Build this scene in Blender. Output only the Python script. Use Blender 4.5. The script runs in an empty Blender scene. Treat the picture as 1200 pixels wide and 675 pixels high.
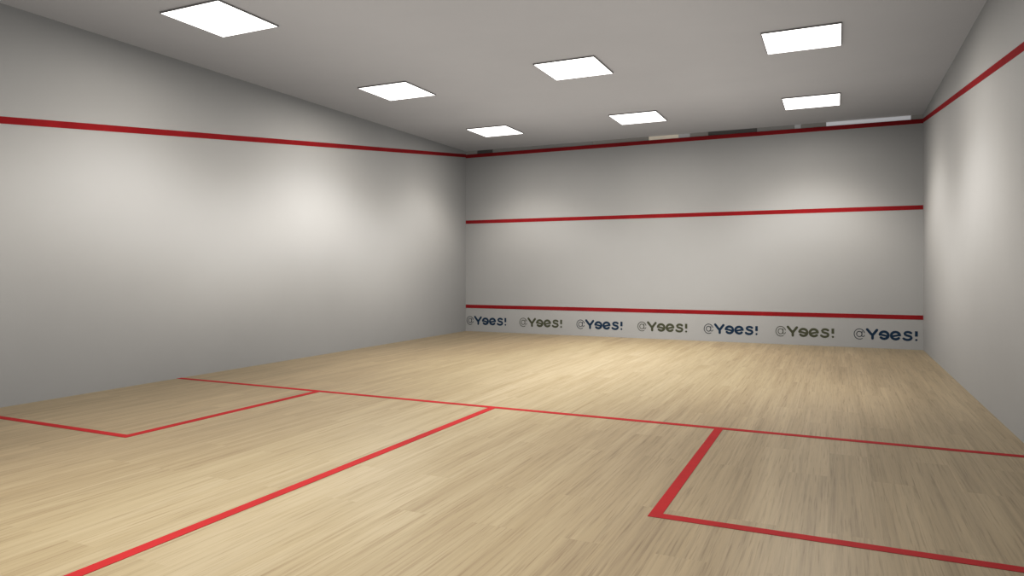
import bpy, bmesh, math
from mathutils import Vector

C = bpy.context.scene.collection
SC = bpy.context.scene

# ---------------------------------------------------------------- dimensions (metres)
W = 6.40          # court width
H = 2.90          # ceiling height
YB = -11.4        # back wall, behind the camera
TOP = 2.846       # top edge of the front playing wall
T = 0.15          # shell thickness

# ---------------------------------------------------------------- materials
def new_mat(name):
    m = bpy.data.materials.new(name); m.use_nodes = True
    nt = m.node_tree
    b = next(n for n in nt.nodes if n.type == 'BSDF_PRINCIPLED')
    return m, nt, b

def nd(nt, typ, **kw):
    n = nt.nodes.new(typ)
    for k, v in kw.items():
        setattr(n, k, v)
    return n

def mapped(nt, scale):
    tc = nd(nt, 'ShaderNodeTexCoord'); mp = nd(nt, 'ShaderNodeMapping')
    mp.inputs['Scale'].default_value = scale
    nt.links.new(tc.outputs['Object'], mp.inputs['Vector'])
    return mp.outputs['Vector']

def noise(nt, vec, scale, detail=3, rough=.5, dist=0):
    n = nd(nt, 'ShaderNodeTexNoise')
    n.inputs['Scale'].default_value = scale; n.inputs['Detail'].default_value = detail
    n.inputs['Roughness'].default_value = rough; n.inputs['Distortion'].default_value = dist
    nt.links.new(vec, n.inputs['Vector'])
    return n.outputs['Fac']

def ramp(nt, fac, stops):
    r = nd(nt, 'ShaderNodeValToRGB')
    e = r.color_ramp.elements
    e[0].position, e[0].color = stops[0][0], (*stops[0][1], 1)
    e[1].position, e[1].color = stops[-1][0], (*stops[-1][1], 1)
    for p, c in stops[1:-1]:
        x = e.new(p); x.color = (*c, 1)
    nt.links.new(fac, r.inputs['Fac'])
    return r.outputs['Color']

def mix(nt, mode, fac, a, b):
    m = nd(nt, 'ShaderNodeMix', data_type='RGBA', blend_type=mode)
    if isinstance(fac, float): m.inputs[0].default_value = fac
    else: nt.links.new(fac, m.inputs[0])
    nt.links.new(a, m.inputs[6])
    if isinstance(b, tuple): m.inputs[7].default_value = (*b, 1)
    else: nt.links.new(b, m.inputs[7])
    return m.outputs[2]

def plaster(name, col, rough=.55, var=.014, bump=.03):
    m, nt, b = new_mat(name)
    f = noise(nt, mapped(nt, (1, 1, 1)), 1.3, 4, .6)
    lo = tuple(c*(1-var) for c in col); hi = tuple(min(1, c*(1+var)) for c in col)
    nt.links.new(ramp(nt, f, [(.3, lo), (.7, hi)]), b.inputs['Base Color'])
    b.inputs['Roughness'].default_value = rough
    b.inputs['Specular IOR Level'].default_value = .3
    bp = nd(nt, 'ShaderNodeBump'); bp.inputs['Strength'].default_value = bump; bp.inputs['Distance'].default_value = .01
    nt.links.new(noise(nt, mapped(nt, (1, 1, 1)), 60, 3), bp.inputs['Height'])
    nt.links.new(bp.outputs['Normal'], b.inputs['Normal'])
    return m

def paint(name, col, rough=.5, var=.1, scale=3.0, spec=.12):
    m, nt, b = new_mat(name)
    f = noise(nt, mapped(nt, (1, 1, 1)), scale, 3, .6)
    lo = tuple(c*(1-var) for c in col); hi = tuple(min(1, c*(1+var)) for c in col)
    nt.links.new(ramp(nt, f, [(.3, lo), (.7, hi)]), b.inputs['Base Color'])
    b.inputs['Roughness'].default_value = rough
    b.inputs['Specular IOR Level'].default_value = spec
    return m

def wood_floor(name):
    m, nt, b = new_mat(name)
    L = nt.links
    tc = nd(nt, 'ShaderNodeTexCoord')
    # boards run along Y: turn the brick texture so its rows follow the court length
    mp = nd(nt, 'ShaderNodeMapping'); mp.inputs['Rotation'].default_value = (0, 0, math.radians(90))
    L.new(tc.outputs['Object'], mp.inputs['Vector'])
    br = nd(nt, 'ShaderNodeTexBrick'); br.offset = .37; br.offset_frequency = 2
    br.inputs['Color1'].default_value = (0, 0, 0, 1); br.inputs['Color2'].default_value = (1, 1, 1, 1)
    br.inputs['Mortar'].default_value = (.5, .5, .5, 1)
    br.inputs['Scale'].default_value = 1; br.inputs['Mortar Size'].default_value = .0
    br.inputs['Brick Width'].default_value = 1.25; br.inputs['Row Height'].default_value = .18
    L.new(mp.outputs['Vector'], br.inputs['Vector'])
    # per-board shift of the grain
    sep = nd(nt, 'ShaderNodeSeparateColor'); L.new(br.outputs['Color'], sep.inputs['Color'])
    mul = nd(nt, 'ShaderNodeMath', operation='MULTIPLY'); mul.inputs[1].default_value = 37.0
    L.new(sep.outputs[0], mul.inputs[0])
    cmb = nd(nt, 'ShaderNodeCombineXYZ'); L.new(mul.outputs[0], cmb.inputs['Z']); L.new(mul.outputs[0], cmb.inputs['Y'])
    add = nd(nt, 'ShaderNodeVectorMath', operation='ADD')
    L.new(tc.outputs['Object'], add.inputs[0]); L.new(cmb.outputs[0], add.inputs[1])
    def sc(v):
        q = nd(nt, 'ShaderNodeMapping'); q.inputs['Scale'].default_value = v
        L.new(add.outputs[0], q.inputs['Vector']); return q.outputs['Vector']
    coarse = noise(nt, sc((11, .42, 1)), 1.0, 4, .55, .4)
    fine = noise(nt, sc((60, 1.1, 1)), 1.0, 4, .65, .3)
    pores = noise(nt, sc((130, 3.5, 1)), 1.0, 2, .6, 0)
    base = ramp(nt, coarse, [(.22, FLOOR_D), (.45, FLOOR_M), (.72, FLOOR_L)])
    fcol = ramp(nt, fine, [(.25, (.66, .63, .60)), (.5, (.95, .95, .95)), (.75, (1.08, 1.08, 1.06))])
    c1 = mix(nt, 'MULTIPLY', .72, base, fcol)
    pcol = ramp(nt, pores, [(.3, (.60, .55, .50)), (.45, (1, 1, 1))])
    c2 = mix(nt, 'MULTIPLY', .5, c1, pcol)
    bcol = ramp(nt, sep.outputs[0], [(0, (.95, .945, .94)), (1, (1.03, 1.03, 1.03))])
    c3 = mix(nt, 'MULTIPLY', .8, c2, bcol)
    L.new(c3, b.inputs['Base Color'])
    b.inputs['Roughness'].default_value = .42
    b.inputs['Specular IOR Level'].default_value = .35
    bp = nd(nt, 'ShaderNodeBump'); bp.inputs['Strength'].default_value = .12; bp.inputs['Distance'].default_value = .003
    L.new(fine, bp.inputs['Height']); L.new(bp.outputs['Normal'], b.inputs['Normal'])
    return m

FLOOR_D = (.385, .303, .190)
FLOOR_M = (.45, .36, .232)
FLOOR_L = (.515, .42, .280)

M = {
    'wall': plaster('white wall plaster', (.56, .548, .528)),
    'ceiling': plaster('ceiling paint', (.80, .765, .735), rough=.8, bump=.03),
    'floor': wood_floor('light oak boards'),
    'red_wall': paint('red wall line paint', (.40, .023, .027), .7, .12, 3, .04),
    'red_floor': paint('red floor line paint', (.50, .038, .040), .6, .10, 3, .06),
    'navy': paint('navy lettering vinyl', (.022, .052, .100), .45),
    'olive': paint('olive lettering vinyl', (.115, .118, .070), .45),
    'grey_at': paint('thin grey lettering vinyl', (.07, .08, .09), .45),
    'grey_at_olive': paint('thin olive grey lettering vinyl', (.13, .13, .10), .45),
    'frame': paint('white lacquered light frame', (.42, .40, .38), .4),
    'lamp': None,
}
mL, ntL, bL = new_mat('lit diffuser')
bL.inputs['Base Color'].default_value = (.9, .9, .9, 1)
bL.inputs['Emission Color'].default_value = (1, .97, .93, 1)
bL.inputs['Emission Strength'].default_value = 3.0
M['lamp'] = mL

# ---------------------------------------------------------------- mesh helpers
def obj(name, bm, mat, parent=None, loc=(0, 0, 0)):
    me = bpy.data.meshes.new(name)
    bmesh.ops.recalc_face_normals(bm, faces=bm.faces)
    bm.to_mesh(me); bm.free()
    me.materials.append(mat)
    o = bpy.data.objects.new(name, me); C.objects.link(o)
    o.location = loc
    if parent: o.parent = parent
    return o

def box(bm, x0, x1, y0, y1, z0, z1):
    v = [bm.verts.new(p) for p in ((x0,y0,z0),(x1,y0,z0),(x1,y1,z0),(x0,y1,z0),(x0,y0,z1),(x1,y0,z1),(x1,y1,z1),(x0,y1,z1))]
    for f in ((0,1,2,3),(4,5,6,7),(0,1,5,4),(1,2,6,5),(2,3,7,6),(3,0,4,7)):
        bm.faces.new([v[i] for i in f])

def prism(bm, pts, d):
    """closed outline pts (3D) pushed along the vector d"""
    a = [bm.verts.new(p) for p in pts]
    b = [bm.verts.new(Vector(p)+Vector(d)) for p in pts]
    bm.faces.new(a); bm.faces.new(b)
    n = len(a)
    for i in range(n):
        bm.faces.new((a[i], a[(i+1) % n], b[(i+1) % n], b[i]))

def struct(name, bm, mat, parent=None):
    o = obj(name, bm, mat, parent)
    if parent is None: o['kind'] = 'structure'
    return o

def tag(o, label, cat, group=None):
    o['label'] = label; o['category'] = cat
    if group: o['group'] = group

# ---------------------------------------------------------------- the court shell
bm = bmesh.new(); box(bm, -T, W+T, YB-T, .30, -T, 0); o = struct('floor', bm, M['floor'])
o['label'] = 'pale oak plank floor of the squash court'; 
bm = bmesh.new(); box(bm, -T, W+T, YB-T, .30, H, H+T); o = struct('ceiling', bm, M['ceiling'])
bm = bmesh.new(); box(bm, -T, 0, YB-T, .30, 0, H); struct('wall_left', bm, M['wall'])
bm = bmesh.new(); box(bm, W, W+T, YB-T, .30, 0, H); struct('wall_right', bm, M['wall'])
bm = bmesh.new(); box(bm, 0, W, 0, .12, 0, TOP); struct('wall_front', bm, M['wall'])
bm = bmesh.new(); box(bm, 0, W, YB-T, YB, 0, H); struct('wall_back', bm, M['wall'])

# narrow strip between the top of the front wall and the ceiling: flush panels of mixed greys
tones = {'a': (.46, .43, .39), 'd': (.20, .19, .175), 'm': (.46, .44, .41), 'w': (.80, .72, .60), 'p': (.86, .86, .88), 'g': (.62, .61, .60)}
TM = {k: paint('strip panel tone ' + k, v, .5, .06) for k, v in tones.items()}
for k, e in (('p', .27), ('w', .24), ('m', .05), ('g', .14), ('a', .07)):      # glow added to brighten the panels; nothing lights them from behind
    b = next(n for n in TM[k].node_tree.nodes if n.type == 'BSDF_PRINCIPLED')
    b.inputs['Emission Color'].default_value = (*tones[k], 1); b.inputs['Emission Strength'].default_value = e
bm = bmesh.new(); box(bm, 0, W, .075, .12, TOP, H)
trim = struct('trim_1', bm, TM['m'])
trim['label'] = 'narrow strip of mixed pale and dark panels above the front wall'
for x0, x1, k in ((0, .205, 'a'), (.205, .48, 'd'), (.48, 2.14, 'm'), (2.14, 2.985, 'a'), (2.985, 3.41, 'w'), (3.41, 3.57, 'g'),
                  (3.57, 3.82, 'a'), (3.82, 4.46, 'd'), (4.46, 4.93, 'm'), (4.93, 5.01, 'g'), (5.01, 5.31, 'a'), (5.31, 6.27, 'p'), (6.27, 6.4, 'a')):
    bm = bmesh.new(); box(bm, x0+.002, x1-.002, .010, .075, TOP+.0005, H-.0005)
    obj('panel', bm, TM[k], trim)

# ---------------------------------------------------------------- painted lines on the walls
E = .002
def wall_line(name, z0, z1, label):
    bm = bmesh.new(); box(bm, .0005, W-.0005, -E, 0, z0, z1)
    o = obj(name, bm, M['red_wall']); tag(o, label, 'court line'); return o
wall_line('out_line', 2.790, 2.845, 'red out line along the very top of the front wall under the ceiling')
wall_line('service_line', 1.730, 1.783, 'red service line across the middle of the front wall')
wall_line('tin_line', .373, .426, 'low red line on the front wall just above the lettering')
SL = .1108
for x, s, side in ((0, 1, 'left'), (W, -1, 'right')):
    bm = bmesh.new(); zc = 2.823 if side == 'right' else 2.829
    ye = -9.75
    hw = .0255
    prism(bm, [(x, -E, zc-hw), (x, -E, zc+hw), (x, ye, zc+SL*ye+hw), (x, ye, zc+SL*ye-hw)], (s*E, 0, 0))
    o = obj('out_line', bm, M['red_wall'])
    tag(o, 'red out line sloping down along the %s side wall' % side, 'court line')

# ---------------------------------------------------------------- painted lines on the floor
def floor_poly(name, pts, label):
    bm = bmesh.new(); prism(bm, [(x, y, 0) for x, y in pts], (0, 0, .0015))
    o = obj(name, bm, M['red_floor']); tag(o, label, 'court line'); return o
floor_poly('short_line', [(.001, -5.452), (W-.001, -5.452), (W-.001, -5.400), (.001, -5.400)],
           'thin red short line crossing the whole wooden floor from wall to wall')
floor_poly('half_court_line', [(3.172, -9.75), (3.226, -9.75), (3.226, -5.453), (3.172, -5.453)],
           'red half court line running from the short line to the bottom left of the floor')
floor_poly('service_box_line', [(1.584, -5.453), (1.642, -5.453), (1.642, -7.150), (.001, -7.150), (.001, -7.098), (1.584, -7.098)],
           'L-shaped red service box line beside the left wall')
floor_poly('service_box_line', [(4.745, -5.453), (4.795, -5.453), (4.795, -7.097), (W-.001, -7.097), (W-.001, -7.148), (4.745, -7.148)],
           'L-shaped red service box line at the lower right with a broad near side')

# ---------------------------------------------------------------- lettering on the front wall
def ribbon(bm, pts, w, closed=False, cap=True):
    """a flat stroke of width w along pts in the XZ plane, round ended, standing 1.5 mm proud of the wall"""
    y0, y1 = 0, -.0012 - .0000012*len(bm.verts)      # later strokes lie a hair above earlier ones
    P = [Vector((p[0], p[1])) for p in pts]
    n = len(P); left = []; right = []
    for i in range(n):
        a = P[i-1] if (i > 0 or closed) else P[i]
        b = P[(i+1) % n] if (i < n-1 or closed) else P[i]
        t = (b-a).normalized(); nr = Vector((-t.y, t.x))
        left.append(P[i]+nr*w/2); right.append(P[i]-nr*w/2)
    def arc(c, frm, sgn):
        out = []
        a0 = math.atan2(frm.y, frm.x)
        for k in range(1, 6):
            a = a0 - sgn*math.pi*k/6
            out.append(c+Vector((math.cos(a), math.sin(a)))*w/2)
        return out
    if closed:
        F = [bm.verts.new((v.x, y1, v.y)) for v in left]; G = [bm.verts.new((v.x, y1, v.y)) for v in right]
        F0 = [bm.verts.new((v.x, y0, v.y)) for v in left]; G0 = [bm.verts.new((v.x, y0, v.y)) for v in right]
        for i in range(n):
            j = (i+1) % n
            bm.faces.new((F[i], F[j], G[j], G[i])); bm.faces.new((F0[i], F0[j], F[j], F[i])); bm.faces.new((G0[i], G0[j], G[j], G[i]))
            bm.faces.new((F0[i], F0[j], G0[j], G0[i]))
        return
    F = [bm.verts.new((v.x, y1, v.y)) for v in left]; G = [bm.verts.new((v.x, y1, v.y)) for v in right]
    F0 = [bm.verts.new((v.x, y0, v.y)) for v in left]; G0 = [bm.verts.new((v.x, y0, v.y)) for v in right]
    for i in range(n-1):
        j = i+1
        bm.faces.new((F[i], F[j], G[j], G[i])); bm.faces.new((F0[i], F0[j], F[j], F[i])); bm.faces.new((G0[i], G0[j], G[j], G[i]))
        bm.faces.new((F0[i], F0[j], G0[j], G0[i]))
    if cap:
        for end in (0, n-1):
            c = P[end]; fr = (left[end]-c) if end else (right[end]-c)
            ar = arc(c, fr, 1)
            st, en = (F[end], G[end]) if end else (G[end], F[end])
            bm.faces.new([st] + [bm.verts.new((v.x, y1, v.y)) for v in ar] + [en])

def arcpts(cx, cz, rx, rz, a0, a1, n=22):
    return [(cx+rx*math.cos(math.radians(a0+(a1-a0)*i/n)), cz+rz*math.sin(math.radians(a0+(a1-a0)*i/n))) for i in range(n+1)]

SW = .030
def letter_e(cx, cz, mirror, bm):
    rx, rz = .047, .045
    # bowl from the slanted bar's end round the top to the lower terminal
    pts = arcpts(cx, cz, rx, rz, 8, 318, 26)
    bar = [(cx-rx*.90, cz-.012), (cx+rx*.985, cz+.009)]
    if mirror:
        pts = [(2*cx-x, z) for x, z in pts]; bar = [(2*cx-x, z) for x, z in bar]
    ribbon(bm, pts, SW); ribbon(bm, bar, SW*.8)

def build_lettering(x0, z0, main, at, label):
    t = bpy.data.objects.new('wall_lettering', None); C.objects.link(t)
    t.location = (x0, 0, z0); t.empty_display_size = .1
    tag(t, label, 'lettering', None)
    bm = bmesh.new()                                       # @ sign, thin strokes
    ribbon(bm, arcpts(.064, .060, .060, .065, -58, -345, 34), .0085)
    ribbon(bm, arcpts(.062, .060, .030, .034, 0, 360, 24)[:-1], .0085, closed=True)
    ribbon(bm, [(.094, .095), (.092, .035), (.103, .026), (.117, .034), (.122, .046)], .0085)
    obj('at_sign', bm, M[at], t)
    bm = bmesh.new()                                       # Y
    ribbon(bm, [(.152, .122), (.186, .078), (.212, .048)], SW); ribbon(bm, [(.262, .117), (.212, .050)], SW)
    ribbon(bm, [(.212, .062), (.212, .009)], SW)
    obj('letter', bm, M[main], t)
    bm = bmesh.new(); letter_e(.341, .055, True, bm); obj('letter', bm, M[main], t)
    bm = bmesh.new(); letter_e(.467, .055, False, bm); obj('letter', bm, M[main], t)
    bm = bmesh.new()                                       # s
    ribbon(bm, [(.636, .093), (.618, .103), (.597, .105), (.577, .099), (.567, .086), (.572, .071), (.590, .062), (.612, .057),
                (.633, .049), (.640, .034), (.632, .018), (.612, .008), (.590, .007), (.570, .012), (.556, .022)], SW*.92)
    obj('letter', bm, M[main], t)
    bm = bmesh.new()                                       # !
    ribbon(bm, [(.693, .117), (.693, .052)], SW*1.02, cap=False)
    ribbon(bm, arcpts(.693, .010, .0065, .0065, 0, 360, 14)[:-1], .013, closed=True)
    obj('exclamation_mark', bm, M[main], t)
    return t

words = [
    (.016, 'navy', 'navy blue @Yees! lettering tight against the left corner of the front wall'),
    (.953, 'olive', 'olive green @Yees! lettering, first of the green ones from the left corner'),
    (1.893, 'navy', 'navy blue @Yees! lettering, second of the navy ones from the left corner'),
    (2.826, 'olive', 'olive green @Yees! lettering at the middle of the front wall'),
    (3.763, 'navy', 'navy blue @Yees! lettering just right of the middle of the front wall'),
    (4.697, 'olive', 'olive green @Yees! lettering nearest the right corner of the front wall'),
    (5.633, 'navy', 'navy blue @Yees! lettering tight against the right corner of the front wall'),
]
for x0, k, lab in words:
    build_lettering(x0, .112, k, 'grey_at' if k == 'navy' else 'grey_at_olive', lab)

# ---------------------------------------------------------------- ceiling lights: shallow boxes, lit face down
FS, FD = .592, .012
LAMP_W = 50.0
# relative intensity against the cosine of the angle from straight down
RING = ((.12, .24), (.44, .26), (.53, .31), (.61, .42), (.69, .76), (.77, 1.0), (.82, .98), (.88, .50), (.93, .26), (.97, .34), (1.0, .42))
END = ((.12, .20), (.44, .22), (.53, .30), (.62, .55), (.70, .82), (.78, .88), (.86, .66), (.94, .44), (1.0, .42))
DOWN = ((.12, .10), (.50, .16), (.64, .26), (.80, .62), (.90, .95), (1.0, 1.0))
def make_light(profile, along):
    root = bpy.data.objects.new('ceiling_light', None); C.objects.link(root)
    bm = bmesh.new()
    s, i = FS/2, FS/2-.006
    box(bm, -s, s, -s, -i, -FD, 0); box(bm, -s, s, i, s, -FD, 0)
    box(bm, -s, -i, -i, i, -FD, 0); box(bm, i, s, -i, i, -FD, 0)
    box(bm, -i, i, -i, i, -.003, 0)
    obj('frame', bm, M['frame'], root)
    bm = bmesh.new(); box(bm, -i, i, -i, i, -FD+.0005, -.004)
    obj('diffuser', bm, M['lamp'], root)
    ld = bpy.data.lights.new('lamp', 'AREA'); ld.shape = 'SQUARE'; ld.size = .56
    ld.energy = LAMP_W; ld.color = (1, .965, .915); ld.spread = math.radians(180)
    # light distribution of the fitting: a wide ring with less light straight down and a soft cut-off
    ld.use_nodes = True; nt = ld.node_tree
    em = next(n for n in nt.nodes if n.type == 'EMISSION')
    # optics: the sideways angle counts fully, the angle along the court only partly, so the pools on the side walls run together
    g = nd(nt, 'ShaderNodeNewGeometry'); sx = nd(nt, 'ShaderNodeSeparateXYZ'); nt.links.new(g.outputs['Incoming'], sx.inputs[0])
    def sq(out, k):
        m = nd(nt, 'ShaderNodeMath', operation='MULTIPLY'); nt.links.new(out, m.inputs[0]); nt.links.new(out, m.inputs[1])
        n = nd(nt, 'ShaderNodeMath', operation='MULTIPLY'); nt.links.new(m.outputs[0], n.inputs[0]); n.inputs[1].default_value = k
        return n.outputs[0]
    def op(kind, u, v):
        m = nd(nt, 'ShaderNodeMath', operation=kind); nt.links.new(u, m.inputs[0])
        if v is not None: nt.links.new(v, m.inputs[1])
        return m.outputs[0]
    zz = sq(sx.outputs['Z'], 1)
    tot = op('ADD', op('ADD', zz, sq(sx.outputs['X'], 1)), sq(sx.outputs['Y'], along))
    ab = op('SQRT', op('DIVIDE', zz, tot), None)
    lv = ramp(nt, ab, [(c, (v, v, v)) for c, v in profile])
    nt.links.new(lv, em.inputs['Strength'])
    lo = bpy.data.objects.new('lamp', ld); C.objects.link(lo); lo.parent = root; lo.location = (0, 0, -FD-.003)
    return root

def place(root, x, y):
    root.location = (x, y, H)

def copy_tree(o):
    c = o.copy(); C.objects.link(c)
    for ch in o.children:
        d = ch.copy(); C.objects.link(d); d.parent = c
    return c

XS, YS = (1.180, 3.177, 5.175), (-1.306, -3.667, -6.028, -8.389)  # last row is unseen, added to light the foreground floor
names = {
    (0, 0): 'square ceiling light in the far row, nearest the left wall and front wall',
    (1, 0): 'square ceiling light in the middle of the far row beside the front wall',
    (2, 0): 'square ceiling light in the far row, nearest the right wall',
    (0, 1): 'square ceiling light in the second row from the front wall, on the left wall side',
    (1, 1): 'square ceiling light at the centre of the court ceiling, second row',
    (2, 1): 'square ceiling light in the second row, on the right wall side',
    (0, 2): 'large looking square ceiling light at the upper left, cut by the top of the picture',
    (1, 2): 'square ceiling light in the third row at mid court, above the picture',
    (2, 2): 'square ceiling light in the third row by the right wall, above the picture',
    (0, 3): 'square ceiling light in the nearest row by the left wall, added out of view for foreground light',
    (1, 3): 'square ceiling light in the nearest row at mid court, added out of view for foreground light',
    (2, 3): 'square ceiling light in the nearest row by the right wall, added out of view for foreground light',
}
LEVEL = ((.66, .85, .92), (1.18, .92, 1.0), (.82, 0, 0), (.06, 1.25, .03))      # each fitting is dimmed on its own
first = {}
for j, y in enumerate(YS):
    for i, x in enumerate(XS):
        if j == 2 and i > 0: continue
        kind = 'down' if i == 1 else 'end' if j == 0 else 'ring'      # the middle column shines down, the outer ones wash the side walls
        if kind not in first: first[kind] = o = make_light(*{'down': (DOWN, 1.0), 'end': (END, .85), 'ring': (RING, .34)}[kind])
        else: o = copy_tree(first[kind])
        place(o, x, y)
        lamp = next(c for c in o.children if c.type == 'LIGHT')
        lamp.data = lamp.data.copy(); lamp.data.energy = LAMP_W*LEVEL[j][i]
        tag(o, names[(i, j)], 'ceiling light', 'square ceiling lights')

# ---------------------------------------------------------------- world, camera, view
w = bpy.data.worlds.new('world'); SC.world = w; w.use_nodes = True
w.node_tree.nodes['Background'].inputs['Color'].default_value = (1, .985, .965, 1)
w.node_tree.nodes['Background'].inputs['Strength'].default_value = .46

cd = bpy.data.cameras.new('camera'); cam = bpy.data.objects.new('camera', cd); C.objects.link(cam)
cam.location = (5.4317, -9.9134, .9876)
cam.rotation_euler = (math.radians(90), 0, .4351)
cd.sensor_width = 36; cd.lens = 817.9/1200*36
cd.shift_y = -21.3/1200
cd.clip_start = .05
SC.camera = cam
SC.view_settings.view_transform = 'Standard'
SC.view_settings.look = 'None'
SC.view_settings.exposure = 0.0
cm = SC.view_settings
cm.use_curve_mapping = True
cv = cm.curve_mapping.curves[3]
cv.points.new(.20, .165); cv.points.new(.55, .57); cv.points.new(.8, .83)
cm.curve_mapping.update()

# renderer: fast approximate global illumination (soft ambient light that fades towards edges and corners)
SC.cycles.use_fast_gi = True
SC.cycles.fast_gi_method = 'REPLACE'
SC.cycles.ao_bounces_render = 1
SC.cycles.ao_bounces = 1
w.light_settings.distance = 2.2
w.light_settings.ao_factor = 1.0
